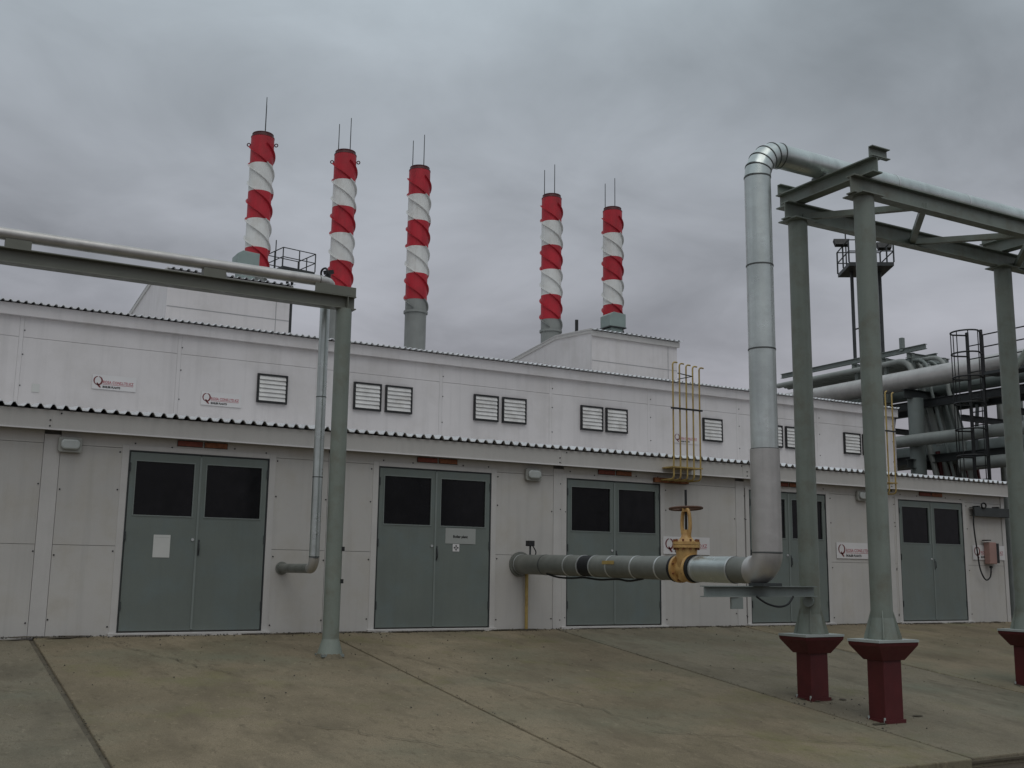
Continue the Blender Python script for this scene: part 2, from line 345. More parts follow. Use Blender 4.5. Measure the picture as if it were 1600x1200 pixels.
tag(m.build('loose_gravel', 'pebble', recalc=False), 'dark grit and small stones scattered over the sloping concrete', 'gravel', kind='stuff')

# ------------------------------------------------------------------ boiler house
XL, XR = -8.0, 19.26
bh = empty('boiler_house', (6, 5, -0.1)); tag(bh, 'long white panelled boiler house with grey double doors and corrugated roofs', 'building')
DOORX = [2.512, 5.86, 8.957, 12.618, 16.25]; DW, DH = 1.755, 2.2
lw = MB().box(XL, XR, 0.045, 2.58, -0.1, 2.6).build('lower_wall', 'core', bh)
uw = MB().box(XL, XR, 2.63, 18, -0.1, 4.36).build('upper_wall', 'core', bh)
def panel(x0, x1, z0, z1, par, mat, y0=0.0, y1=0.044):
    if x1-x0 > 0.03 and z1-z0 > 0.03:
        g = 0.0025; MB().box(x0+g, x1-g, y0, y1, z0+g, z1-g).build('wall_panel', mat, par)
strips = [1.6+3.6*i for i in range(-2, 5)]
rows = [(-0.09, 1.03), (1.03, 2.235), (2.235, 2.6)]
edges = [XL]+[s for st in strips for s in (st-0.095, st+0.095)]+[XR-0.1]
bays = [(edges[i], edges[i+1]) for i in range(0, len(edges)-1, 2)]
TR = 0.095
for a, b in bays:
    ds = [d for d in DOORX if a < d+0.9 < b]
    for z0, z1 in rows:
        if ds and z0 < 2.2:
            d = ds[0]; panel(a, d-TR, z0, z1, lw, 'wall_low'); panel(d+DW+TR, b, z0, z1, lw, 'wall_low')
        else:
            if b-a > 4: panel(a, (a+b)/2, z0, z1, lw, 'wall_low'); panel((a+b)/2, b, z0, z1, lw, 'wall_low')
            else: panel(a, b, z0, z1, lw, 'wall_low')
for st in strips: MB().box(st-0.093, st+0.093, -0.004, 0.044, -0.09, 2.345).build('cover_strip', 'trim', lw, bevel=0.003)
MB().prism([(0, 0), (0.1, 0), (0.1, 0.2), (0.085, 0.2), (0.085, 0.015), (0, 0.015)], (XR-0.095, -0.012, -0.09), (1, 0, 0), (0, 1, 0), (0, 0, 2.6)).build('corner_trim', 'trim', lw)
# side wall at the far end
MB().box(XR, XR+0.004, 0.19, 2.58, -0.09, 2.6).build('end_panel', 'wall_low', lw)
# upper wall
ust = [1.36+2.22*i for i in range(-4, 9)]
ue = [XL]+ust+[XR]
for a, b in zip(ue[:-1], ue[1:]):
    for z0, z1 in ((2.7, 3.02), (3.02, 4.0), (4.0, 4.36)): panel(a+0.027, b-0.027, z0, z1, uw, 'wall_up', 2.6, 2.628)
for x in ust: MB().box(x-0.0275, x+0.0275, 2.599, 2.628, 2.7, 4.36).build('cover_strip', 'wall_up', uw)
MB().box(XR, XR+0.006, 2.6, 18, -0.1, 4.36).build('end_panel', 'wall_up', uw)
# fascias
fa = MB().prism([(-0.13, 2.392), (-0.013, 2.392), (-0.013, 2.402), (-0.118, 2.402), (-0.112, 2.622), (-0.13, 2.622)], (XL, 0, 0), (0, 1, 0), (0, 0, 1), (XR+0.06-XL, 0, 0)).build('fascia', 'fascia', bh)
MB().box(XL, XR+0.06, -0.143, -0.131, 2.384, 2.4).build('drip_edge', 'sign', fa)
for x in [1.6+3.6*i for i in range(-2, 5)]: MB().box(x-0.035, x+0.035, -0.134, -0.1305, 2.402, 2.62).build('joint_cover', 'fascia', fa)
MB().box(XR-0.0, XR+0.055, -0.11, 0.4, 2.41, 2.615).build('end_cap', 'fascia', fa)
fu = MB().prism([(2.53, 4.30), (2.597, 4.30), (2.597, 4.31), (2.545, 4.31), (2.545, 4.468), (2.53, 4.468)], (XL, 0, 0), (0, 1, 0), (0, 0, 1), (XR+0.03-XL, 0, 0)).build('upper_fascia', 'wall_up', bh)
# corrugated roofs
def corrugated(x0, x1, pitch, h, prof, pts, name, t=0.011):
    xs = []; x = x0
    while x < x1:
        j_ = random.uniform(-0.05, 0.05)*pitch; k_ = random.uniform(0.8, 1.12)
        for a, b in prof: xs.append((x+a*pitch+(j_ if b else 0), b*h*k_))
        x += pitch
    mm = MB(); n = len(xs); npt = len(pts)
    V = []
    for dz in (0, -t):
        for y, z in pts: V += [(x, y, z+b+dz) for x, b in xs]
    F = []
    for lay in (0, 1):
        o = lay*npt*n
        for j in range(npt-1):
            for i in range(n-1): F.append((o+j*n+i, o+j*n+i+1, o+(j+1)*n+i+1, o+(j+1)*n+i))
    o = npt*n
    for i in range(n-1): F.append((i, i+1, o+i+1, o+i))
    mm.add(V, F); return mm.build(name, 'roof', bh, recalc=False)
TP = [(0, 0), (0.44, 0), (0.64, 1), (0.8, 1)]
rl = corrugated(XL, XR+0.03, 0.1433, 0.046, TP, [(-0.175, 2.645), (2.6, 2.94)], 'lower_roof')
ru = corrugated(XL, XR-0.02, 0.1, 0.026, TP, [(2.46, 4.485), (9.5, 5.12), (18.2, 4.4)], 'upper_roof')
# black strips put in for the shade under the roof crests
MB().box(XL, XR+0.05, -0.06, -0.03, 2.58, 2.64).build('eave_shade_strip', 'black', rl)
MB().box(XL, XR+0.0, 2.57, 2.59, 4.38, 4.475).build('eave_shade_strip', 'black', ru)
# screws
m = MB()
def screw(x, z, y): m.cyl((x, y, z), (x, y-0.008, z), 0.011, 0.009, 6)
for st in strips:
    for z in (0.13, 0.93, 1.72):
        for s in (-1, 1): screw(st+s*0.12+random.uniform(-.01, .01), z+random.uniform(-.03, .03), 0.0)
    for z in (2.43, 2.5, 2.59): screw(st+random.choice((-0.06, 0.06)), z, -0.13)
for d in DOORX:
    for z in (0.1, 0.95, 1.75, 2.15):
        for x in (d-0.125, d+DW+0.125): screw(x, z+random.uniform(-.05, .05), 0.0)
    for x in (d+0.05, d+0.5, d+1.3, d+1.72): screw(x, 2.30+random.uniform(-.02, .02), 0.0)
for x in ust:
    for z in (3.3, 3.75, 4.1): screw(x+0.04, z, 2.6)
tag(m.build('screws', 'black', lw), kind='stuff')

# doors: part of the house; leaves, panes, locks are their pieces
def make_door(x):
    f = MB()
    f.box(x-0.016, x-0.002, -0.001, 0.043, 0.0, DH+0.014); f.box(x+DW+0.002, x+DW+0.016, -0.001, 0.043, 0.0, DH+0.014); f.box(x-0.002, x+DW+0.002, -0.001, 0.043, DH+0.002, DH+0.014)
    d = f.build('double_door', 'dark', bh)  # thin dark surround: shadow line between trim and leaf put into the colour
    t = MB(); t.box(x-TR-0.005, x-0.018, -0.006, 0.043, -0.06, DH+0.075); t.box(x+DW+0.018, x+DW+TR+0.005, -0.006, 0.043, -0.06, DH+0.075); t.box(x-0.016, x+DW+0.016, -0.0055, 0.043, DH+0.017, DH+0.0745)
    t.build('door_trim', 'trim', d)
    MB().box(x-0.12, x+DW+0.12, -0.06, 0.043, -0.06, -0.012).build('threshold', 'trim', d, bevel=0.005)
    lwid = DW/2
    for k in range(2):
        a = x+k*lwid+0.006; b = x+(k+1)*lwid-0.005; p0, p1, q0, q1 = a+0.075, b-0.075, 1.42, 2.085; y0, y1 = 0.004, 0.04
        lf = MB(); lf.box(a, b, y0, y1, 0.008, q0); lf.box(a, b, y0, y1, q1, DH-0.006); lf.box(a, p0, y0, y1, q0, q1); lf.box(p1, b, y0, y1, q0, q1)
        lf.build('door_leaf', 'door', d)
        MB().box(p0, p1, 0.022, 0.032, q0, q1).build('window_pane', 'glass', d)
        bd = MB(); t_ = 0.014
        bd.box(p0-t_, p1+t_, -0.002, 0.0035, q0-t_, q0); bd.box(p0-t_, p1+t_, -0.002, 0.0035, q1, q1+t_); bd.box(p0-t_, p0, -0.002, 0.0035, q0, q1); bd.box(p1, p1+t_, -0.002, 0.0035, q0, q1)
        bd.build('window_bead', 'door_frame', d)
        hx = a+0.0 if k == 0 else b
        for hz in (0.25, 1.1, 1.95): MB().cyl((hx, -0.006, hz), (hx, -0.006, hz+0.11), 0.009, n=8).build('hinge', 'dark', d)
    c = x+lwid
    MB().box(c-0.014, c+0.012, -0.006, 0.003, 0.02, DH-0.02).build('astragal', 'door_frame', d)
    h = MB(); h.box(c+0.02, c+0.042, -0.003, 0.003, 0.93, 1.13); h.tube([(c+0.031, -0.003, 0.96), (c+0.031, -0.03, 0.97), (c+0.031, -0.03, 1.08), (c+0.031, -0.003, 1.09)], 0.007, 8); h.build('handle', 'dark', d)
    MB().cyl((c-0.05, 0.003, 1.13), (c-0.05, -0.008, 1.13), 0.018, n=12).build('lock', 'band_l', d)
    return d
d0 = make_door(DOORX[0])
for x in DOORX[1:]: copy_tree(d0, (x-DOORX[0], 0, 0))

# louvres
def make_louvre(x, z, wd, ht):
    f = MB(); t = 0.028; y0, y1 = 2.555, 2.599
    f.box(x, x+wd, y0, y1, z, z+t); f.box(x, x+wd, y0, y1, z+ht-t, z+ht); f.box(x, x+t, y0, y1, z+t, z+ht-t); f.box(x+wd-t, x+wd, y0, y1, z+t, z+ht-t)
    o = f.build('louvre_vent', 'black', bh)
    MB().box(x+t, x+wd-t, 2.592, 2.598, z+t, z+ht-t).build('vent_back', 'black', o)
    n = 6; p = (ht-2*t)/n
    for k in range(n):
        zz = z+t+k*p+0.006
        MB().prism([(2.552, zz), (2.572, zz+p-0.001), (2.576, zz+p-0.001), (2.556, zz-0.002)], (x+t+0.004, 0, 0), (0, 1, 0), (0, 0, 1), (wd-2*t-0.008, 0, 0)).build('slat', 'slat', o)
    return o
lv = [4.805, 6.42, 6.985, 8.655, 9.225, 10.885, 11.445, 13.765, 15.37, 15.95, 17.63, 18.2]
l0 = make_louvre(lv[0], 3.36, 0.49, 0.46)
for x in lv[1:]: copy_tree(l0, (x-lv[0], 0, 0.025))

# roof blocks over the boilers, part of the house
def roof_block(x0, x1):
    zb = 4.6; pts = [(8.0, 6.74), (9.7, 6.87), (12.2, 6.6), (12.2, zb), (8.0, zb)]
    b = MB().prism(pts, (x0, 0, 0), (0, 1, 0), (0, 0, 1), (x1-x0, 0, 0)).build('roof_block', 'wall_up', bh)
    MB().box(x0-0.03, x1+0.05, 7.94, 7.995, 6.62, 6.75).build('fascia', 'trim', b)
    mm = MB(); xs = []; x = x0-0.04
    while x < x1+0.06: xs += [(x, 0), (x+0.07, 0), (x+0.09, 0.035), (x+0.13, 0.035)]; x += 0.15
    V = [(xx, y, z+h+0.02) for y, z in ((7.86, 6.74), (9.7, 6.9), (12.3, 6.62)) for xx, h in xs]; n = len(xs)
    mm.add(V, [(j*n+i, j*n+i+1, (j+1)*n+i+1, (j+1)*n+i) for j in range(2) for i in range(n-1)]); mm.build('corrugated_sheet', 'roof', b, recalc=False)
    MB().box(x0, x1, 7.97, 7.999, 6.745, 6.79).build('eave_shade_strip', 'black', b)  # black strip standing in for shade under the corrugated sheet
    e = MB(); e.bar((x0-0.012, 7.99, 6.76), (x0-0.012, 9.7, 6.89), 0.03, 0.11); e.bar((x0-0.012, 9.7, 6.89), (x0-0.012, 12.2, 6.62), 0.03, 0.11); e.build('verge_trim', 'trim', b)
    for z in (5.3, 6.0): MB().box(x0+0.003, x1-0.003, 7.994, 7.9985, z, z+0.012).build('panel_joint', 'ink_grey', b)
    MB().box(x1-0.3, x1-0.288, 7.9935, 7.998, 4.7, 6.6).build('panel_joint', 'ink_grey', b)
    return b
roof_block(4.42, 6.98); roof_block(14.76, 17.42)
MB().cyl((14.95, 9.0, 6.7), (14.95, 9.0, 7.25), 0.045, n=10).build('vent_pipe', 'black', bh)

# ------------------------------------------------------------------ chimneys
CY, CR = 12.0, 0.292
bandmat = bpy.data.materials.new('banded_paint'); bandmat.use_nodes = True
t_ = bandmat.node_tree; gg = t_.nodes.new('ShaderNodeNewGeometry'); ss = t_.nodes.new('ShaderNodeSeparateXYZ'); t_.links.new(gg.outputs['Position'], ss.inputs[0])
mr = t_.nodes.new('ShaderNodeMapRange'); mr.inputs['From Min'].default_value = 7.5; mr.inputs['From Max'].default_value = 12; t_.links.new(ss.outputs[2], mr.inputs[0])
rp = t_.nodes.new('ShaderNodeValToRGB'); rp.color_ramp.interpolation = 'CONSTANT'; t_.links.new(mr.outputs[0], rp.inputs[0])
ZB = [7.96, 8.68, 9.43, 10.16, 10.895, 11.62]
rp.color_ramp.elements[0].position = 0; rp.color_ramp.elements[0].color = (0.24, 0.25, 0.235, 1); rp.color_ramp.elements[1].position = (ZB[0]-7.5)/4.5; rp.color_ramp.elements[1].color = (0.4, 0.016, 0.028, 1)
for i, z in enumerate(ZB[1:5]):
    e = rp.color_ramp.elements.new((z-7.5)/4.5); e.color = (0.62, 0.62, 0.6, 1) if i % 2 == 0 else (0.4, 0.016, 0.028, 1)
t_.links.new(rp.outputs[0], t_.nodes['Principled BSDF'].inputs['Base Color']); t_.nodes['Principled BSDF'].inputs['Roughness'].default_value = 0.55
def make_chimney(x, lugs=False, rods=((-0.13, 0.2, 0.92), (0.16, 0.1, 1.12))):
    o = empty('chimney', (x, CY, 4.7))
    MB().cyl((x, CY, 4.7), (x, CY, ZB[0]), CR*0.985, n=32).build('lower_shaft', 'grey_ch', o)
    for i in range(5): MB().cyl((x, CY, ZB[i]), (x, CY, ZB[i+1]), CR, n=32, caps=True).build('painted_band', 'red' if i % 2 == 0 else 'white', o)
    MB().cyl((x, CY, 7.6), (x, CY, 7.66), CR+0.035, n=32).build('flange', 'grey_ch', o)
    mm = MB(); mm.tube([(x, CY, 11.62), (x, CY, 11.645), (x, CY, 11.65), (x, CY, 11.72)], [CR+0.005, CR+0.005, CR*0.9, CR*0.9], 32, False)
    mm.tube([(x, CY, 11.72), (x, CY, 11.2)], [CR*0.86, CR*0.86], 32, False); mm.ring((x, CY, 11.72), (0, 0, 1), CR*0.88, 0.015, 32, 6); mm.build('rim', 'pedestal', o)
    for k in range(3):
        mm = MB(); V = []; F = []; n = 90; z0, z1 = 7.72, 11.42
        for i in range(n+1):
            z = z1+(z0-z1)*i/n; a = 2*math.pi*k/3+(z1-z)/1.45*2*math.pi+0.6
            c, s = math.cos(a), math.sin(a)
            for r, dz in ((CR-0.01, 0.005), (CR+0.05, 0.005), (CR+0.05, -0.005), (CR-0.01, -0.005)): V.append((x+r*c, CY+r*s, z+dz))
        for i in range(n):
            for j in range(4): F.append((i*4+j, i*4+(j+1) % 4, i*4+4+(j+1) % 4, i*4+4+j))
        mm.add(V, F); mm.build('strake', bandmat, o)
    for dx, dy, h in rods: MB().cyl((x+dx, CY+dy, 11.4), (x+dx, CY+dy, 11.65+h), 0.014, 0.01, 6).build('lightning_rod', 'dark', o)
    for s in (-1, 1) if lugs else ():
        dx, dy = s*math.cos(0.5), -s*math.sin(0.5); MB().ring((x+dx*(CR+0.06), CY+dy*(CR+0.045), 11.45), (0.48, 0.88, 0), 0.04, 0.014, 14, 6).build('lifting_lug', 'pedestal', o)
    return o
CX = [7.325, 9.565, 11.735, 16.005, 18.178]
cg = 'red and white chimneys in a row'
clab = ['leftmost red and white striped chimney, beside the grey duct box', 'second striped chimney from the left, above the end of the pipe beam', 'middle red and white striped chimney with long grey foot showing',
        'fourth striped chimney from the left, behind the sloping roof edge', 'rightmost red and white striped chimney with a grey duct box at its foot']
c0 = make_chimney(CX[0], True, ((0.02, -0.12, 0.85), (0.1, 0.18, 1.2)))
for i, x in enumerate(CX):
    if i in (1, 2): c0 = make_chimney(x, i == 1)
    c = c0 if i < 3 else copy_tree(c0, (x-CX[2], 0, 0)); tag(c, clab[i], 'chimney', cg)
def duct(x0, x1, z0, z1, lab):
    b = MB().prism([(x0, z0), (x1, z0), (x1, z1), (x0+(x1-x0)*0.25, z1+0.03), (x0, z1-0.06)], (0, 11.25, 0), (1, 0, 0), (0, 0, 1), (0, 0.5, 0)).build('duct_box', 'green_box', bevel=0.01)
    MB().prism([(x0-0.015, z0), (x1+0.015, z0), (x1+0.015, z0+0.03), (x0-0.015, z0+0.03)], (0, 11.235, 0), (1, 0, 0), (0, 0, 1), (0, 0.53, 0)).build('flange', 'dark', b)
    MB().box(x0+0.08, x1-0.08, 11.3, 11.7, 4.8, z0-0.002).build('duct_leg', 'green_box', b)
    return tag(b, lab, 'duct', 'duct boxes beside the chimneys')
duct(6.66, 7.2, 7.95, 8.36, 'grey green duct box beside the leftmost chimney')
duct(17.56, 18.12, 7.84, 8.27, 'grey green duct box in front of the rightmost chimney')

# ------------------------------------------------------------------ signs and fittings on the walls
def logo(x, z, s, y, par):
    mm = MB(); pts = []
    def ribbon(path, w0):
        V = []; n = len(path)
        for i, (a, b) in enumerate(path):
            p, q = path[max(i-1, 0)], path[min(i+1, n-1)]; dx, dz = q[0]-p[0], q[1]-p[1]; l_ = math.hypot(dx, dz) or 1; wq = w0*(0.35+0.65*math.sin(math.pi*(i+0.5)/n))
            V += [(x+s*(a-dz/l_*wq), y, z+s*(b+dx/l_*wq)), (x+s*(a+dz/l_*wq), y, z+s*(b-dx/l_*wq))]
        mm.add(V, [(2*i, 2*i+1, 2*i+3, 2*i+2) for i in range(n-1)])
    ribbon([(0.42*math.cos(t), 0.46*math.sin(t)) for t in [R(80-300*i/22) for i in range(16)]], 0.09)
    ribbon([(0.42*math.cos(t), 0.46*math.sin(t)) for t in [R(95+150*i/14) for i in range(15)]], 0.07)
    ribbon([(-0.1, -0.25), (0.0, -0.42), (0.12, -0.58), (0.3, -0.75)], 0.1)
    return mm.build('logo', 'ink_dark', par, recalc=False)
def company_sign(x, z, wd, ht, y, lab, small=False, mat='sign'):
    b = MB().box(x, x+wd, y, y+0.006, z, z+ht).build('company_sign', mat)
    yy = y-0.002
    logo(x+wd*0.13, z+ht*0.58, ht*0.62, yy, b)
    lettering('ROSA CONS.LTD.KZ', ht*0.27, x+wd*0.24, yy, z+ht*0.42, 'ink_red', b, bold=0.0015, fit=wd*0.7)
    MB().box(x+wd*0.24, x+wd*0.93, yy, yy+0.001, z+ht*0.34, z+ht*0.365).build('underline', 'ink_red', b)
    lettering('BOILER PLANTS', ht*0.19, x+wd*0.24, yy, z+ht*0.12, 'ink', b, bold=0.002, fit=wd*0.4)
    return tag(b, lab, 'sign', 'company signs on the walls')
company_sign(2.36, 3.345, 0.62, 0.215, 2.588, 'small white company sign with red logo, high on the upper wall, leftmost', True)
company_sign(3.95, 3.245, 0.62, 0.21, 2.588, 'small white company sign with red logo, left of the single louvre on upper wall', True)
company_sign(13.05, 3.3, 0.6, 0.2, 2.588, 'faded company sign on upper wall behind the yellow vent pipes', True, 'wall_up')
company_sign(10.77, 1.1, 0.95, 0.28, -0.016, 'white company sign with red logo on lower wall behind the yellow valve')
company_sign(14.6, 1.1, 0.95, 0.28, -0.016, 'white company sign with red logo left of the front rack column')
company_sign(18.24, 1.14, 0.95, 0.28, -0.016, 'white company sign half hidden behind the pinkish box near the right end')
tag(MB().box(1.56, 1.66, 2.592, 2.598, 3.22, 3.34).build('wall_tag', 'paper'), 'tiny blank white tag at the left edge of the upper wall', 'tag')
# paper notice on the first door
b = MB().box(2.86, 3.065, 0.0, 0.002, 0.9, 1.18).build('paper_notice', 'paper'); tag(b, 'white paper notice stuck on the leftmost door', 'notice')
lettering('\u2014\u2014\u2014\u2014\u2014', 0.035, 2.875, -0.0015, 1.14, 'ink_grey', b, 'heading')
b = MB().box(6.9, 7.385, -0.001, 0.003, 1.17, 1.39).build('door_sign', 'door_sign'); tag(b, 'pale rectangular sign with one small line of print on second door', 'sign')
lettering('Boiler plant', 0.05, 7.02, -0.003, 1.255, 'ink', b, bold=0.002)
b = MB().box(7.02, 7.125, -0.001, 0.003, 1.06, 1.165).build('symbol_sticker', 'sign'); tag(b, 'small square sticker with a black four arrow symbol on second door', 'sticker')
mm = MB()
for a in range(4):
    c, s = math.cos(a*math.pi/2), math.sin(a*math.pi/2)
    q = [(-0.007, 0.008), (0.007, 0.008), (0.007, 0.024), (0.018, 0.024), (0, 0.042), (-0.018, 0.024), (-0.007, 0.024)]
    mm.add([(7.0725+c*px-s*pz, -0.003, 1.1125+s*px+c*pz) for px, pz in q], [tuple(range(7))])
mm.build('symbol', 'ink', b, recalc=False)
# warning plates above each door
who = ['leftmost', 'second', 'third', 'fourth', 'rightmost']
for i, d in enumerate(DOORX):
    for k, (a, wd, mt) in enumerate(((0.565, 0.31, 'plate_red'), (0.905, 0.29, 'plate_orange'))):
        b = MB().box(d+a, d+a+wd, -0.02, -0.0125, 2.308, 2.372).build('door_plate', mt)
        MB().box(d+a-0.006, d+a+wd+0.006, -0.0125, -0.011, 2.302, 2.378).build('plate_rim', 'black', b)
        tag(b, ('red' if k == 0 else 'orange brown')+' plate above the '+who[i]+' double door', 'sign', 'plates above the doors')
# bulkhead lamps
def wall_lamp(x, lab):
    o = empty('wall_lamp', (x+0.13, -0.05, 2.16)); tag(o, lab, 'lamp', 'lamps under the fascia')
    MB().prism([(0, 0.02), (0.02, 0), (0.25, 0), (0.27, 0.02), (0.27, 0.14), (0.25, 0.16), (0.02, 0.16), (0, 0.14)], (x, -0.012, 2.135), (1, 0, 0), (0, 0, 1.15), (0, -0.05, 0)).build('housing', 'lamp_body', o, bevel=0.006)
    MB().prism([(0, 0.03), (0.03, 0), (0.19, 0), (0.22, 0.03), (0.22, 0.08), (0.19, 0.11), (0.03, 0.11), (0, 0.08)], (x+0.025, -0.063, 2.165), (1, 0, 0), (0, 0, 1.15), (0, -0.04, 0)).build('lens', 'lens', o, bevel=0.02)
    return o
wall_lamp(1.66, 'grey oval bulkhead lamp left of the leftmost door'); wall_lamp(8.19, 'grey oval bulkhead lamp between the second and third doors')
wall_lamp(15.13, 'grey bulkhead lamp beside the front rack column')
# right end: tray, box, cable
o = MB().channel((18.2, -0.14, 2.06), (19.3, -0.14, 2.06), 0.17, 0.12, 0.012, -1).build('cable_tray', 'dark'); tag(o, 'dark steel channel tray on wall right of the rightmost door', 'tray')
for x in (18.32, 18.9): MB().box(x, x+0.05, -0.14, 0.0, 2.145, 2.175).build('bracket', 'black', o)
MB().ring((18.45, -0.16, 2.18), (0.3, 1, 0), 0.05, 0.018, 14, 6).build('cable_coil', 'black', o)
o = MB().box(18.56, 18.77, -0.15, -0.02, 1.06, 1.48).build('control_box', 'pink', bevel=0.012); tag(o, 'faded pink box with black edge hung on wall near the right end', 'box')
MB().box(18.785, 18.87, -0.13, -0.03, 1.08, 1.46).build('side_switch', 'black', o); MB().box(18.5, 18.6, -0.165, -0.03, 1.505, 1.525).build('hood', 'black', o); MB().cyl((18.65, -0.09, 1.03), (18.65, -0.09, 0.98), 0.03, n=10).build('cable_gland', 'black', o)
o = MB().tube(smooth_path([(18.24, -0.1, 2.1), (18.2, -0.1, 1.8), (18.26, -0.1, 1.3), (18.32, -0.1, 0.95), (18.46, -0.1, 0.76), (18.6, -0.1, 0.82), (18.65, -0.09, 0.98)]), 0.014, 8).build('hanging_cable', 'rubber'); tag(o, 'black cable looping from dark tray down to the pink box', 'cable')
o = MB().tube(smooth_path([(13.93, -0.03, 1.38), (13.9, -0.03, 1.0), (13.84, -0.03, 0.6)]), 0.01, 6).build('hanging_cable', 'rubber'); tag(o, 'thin dark cable hanging down the fourth door', 'cable')

# yellow vent pipes
def vents(xs, z1, lab, hook, grp):
    o = empty('gas_vents', ((xs[0]+xs[-1])/2, -0.4, 2.2)); tag(o, lab, 'pipes', grp)
    for i, x in enumerate(xs):
        z = z1-0.01*i
        p = [(x, -0.06, 2.27), (x, -0.34, 2.27)]+[(x, -0.34-0.06*math.sin(t), 2.33-0.06*math.cos(t)) for t in (0.4, 0.8, 1.2)]+[(x, -0.4, 2.34), (x, -0.4, z-0.05)]
        p += [(x+0.045*(1-math.cos(t)), -0.4, z-0.05+0.045*math.sin(t)) for t in (0.5, 1.0, 1.57)]
        if hook: p += [(x+0.09, -0.4, z-0.008)]
        MB().tube(p, 0.0135, 8).build('vent_pipe', 'yellow', o)
    MB().box(xs[0]-0.06, xs[-1]+0.03, -0.44, -0.415, 3.385, 3.41).build('cross_bar', 'black', o)
    MB().box(xs[0]-0.03, xs[-1]+0.03, -0.42, -0.135, 2.45, 2.47).build('bracket', 'yellow', o)
    MB().box(xs[0]-0.12, xs[-1]+0.02, -0.07, -0.013, 2.235, 2.31).build('header_pipe', 'rust', o)
    return o
o = vents([10.70, 10.835, 10.97, 11.105, 11.24], 4.16, 'five slim yellow gas vent pipes with hooked tops in front of fascia', True, None)
mm = MB(); mm.bar((10.8, -0.4, 3.98), (11.08, -0.42, 3.95), 0.014, 0.014); mm.bar((11.08, -0.42, 3.95), (10.8, -0.4, 3.88), 0.014, 0.014); mm.build('stay', 'dark', o)
vents([15.57, 15.74], 4.14, 'pair of slim yellow gas vent pipes right of the front rack column', False, None)
o = MB().tube([(8.23, -0.04, 0.95), (8.23, -0.04, gz(0)+0.0)], 0.024, 10).build('drain_pipe', 'yellow'); tag(o, 'slim yellow pipe down the wall below the start of the big pipe', 'pipe')

# ------------------------------------------------------------------ large insulated pipeline
PX, PR, RY = 8.13, 0.142, -5.26
pl = empty('main_pipeline', (PX, RY, 0.5)); tag(pl, 'large insulated metal pipe from wall, up a riser and along the rack', 'pipe')
pz = lambda y: 0.897+0.0131*y
def hseg(y0, y1, r, mat, name='pipe_section'): return MB().cyl((PX, y0, pz(y0)), (PX, y1, pz(y1)), r, n=32).build(name, mat, pl)
MB().cyl((PX, 0.02, pz(0)), (PX, -0.03, pz(0)), PR+0.04, n=32).build('wall_collar', 'galv_d', pl)
hseg(0.0, -1.75, PR, 'galv_d'); hseg(-1.75, -2.02, PR*0.97, 'rubber', 'rubber_coupling'); hseg(-2.02, -3.71, PR, 'galv_d')
for y in (-0.06, -0.75, -1.4, -1.74, -2.03, -2.42, -2.95, -3.45): hseg(y+0.012, y-0.012, PR+0.004, 'band_l' if y != -0.75 else 'seam', 'band')
hseg(-4.09, -4.75, PR+0.006, 'galv'); hseg(-4.75, -5.06, PR, 'galv_d')
for y in (-4.13, -4.74): hseg(y+0.01, y-0.01, PR+0.01, 'band_l', 'band')
ez = pz(RY)
MB().tube([(PX, -5.02, pz(-5.02)), (PX, -5.07, pz(-5.07))]+[(PX, -5.07-0.19*math.sin(t), ez+0.19-0.19*math.cos(t)) for t in [math.pi/2*i/10 for i in range(1, 11)]], 0.158, 36).build('lower_elbow', 'galv_p', pl)
MB().cyl((PX, RY, ez+0.19), (PX, RY, 2.12), 0.158, n=36).build('riser_section', 'galv_p', pl)
for a, b in ((2.12, 3.22), (3.22, 4.17), (4.17, 5.2)): MB().cyl((PX, RY, a), (PX, RY, b), 0.147, n=36).build('riser_section', 'galv', pl)
for z in (ez+0.19, 2.12, 3.22, 4.17, 5.2): MB().cyl((PX, RY, z-0.008), (PX, RY, z+0.008), 0.161 if z < 2 else 0.152, n=36).build('seam', 'seam', pl)
TZ = 5.53; er = 0.33
def ept(t): return (PX+er*(1-math.cos(t)), RY, 5.2+er*math.sin(t))
for i in range(5):
    t0, t1 = math.pi/2*i/5, math.pi/2*(i+1)/5
    MB().cyl(ept(t0-0.02), ept(t1+0.02), 0.147, n=36).build('elbow_segment', 'galv', pl)
    MB().cyl(ept(t1-0.02), ept(t1+0.02), 0.152, n=36).build('seam', 'seam', pl)
MB().cyl((PX+er, RY, TZ), (24, RY, TZ), 0.14, n=36).build('rack_section', 'galv', pl)
for x in (10.3, 11.6, 12.9, 14.2, 15.5): MB().cyl((x, RY, TZ), (x+0.025, RY, TZ), 0.143, n=36).build('seam', 'band_l', pl)
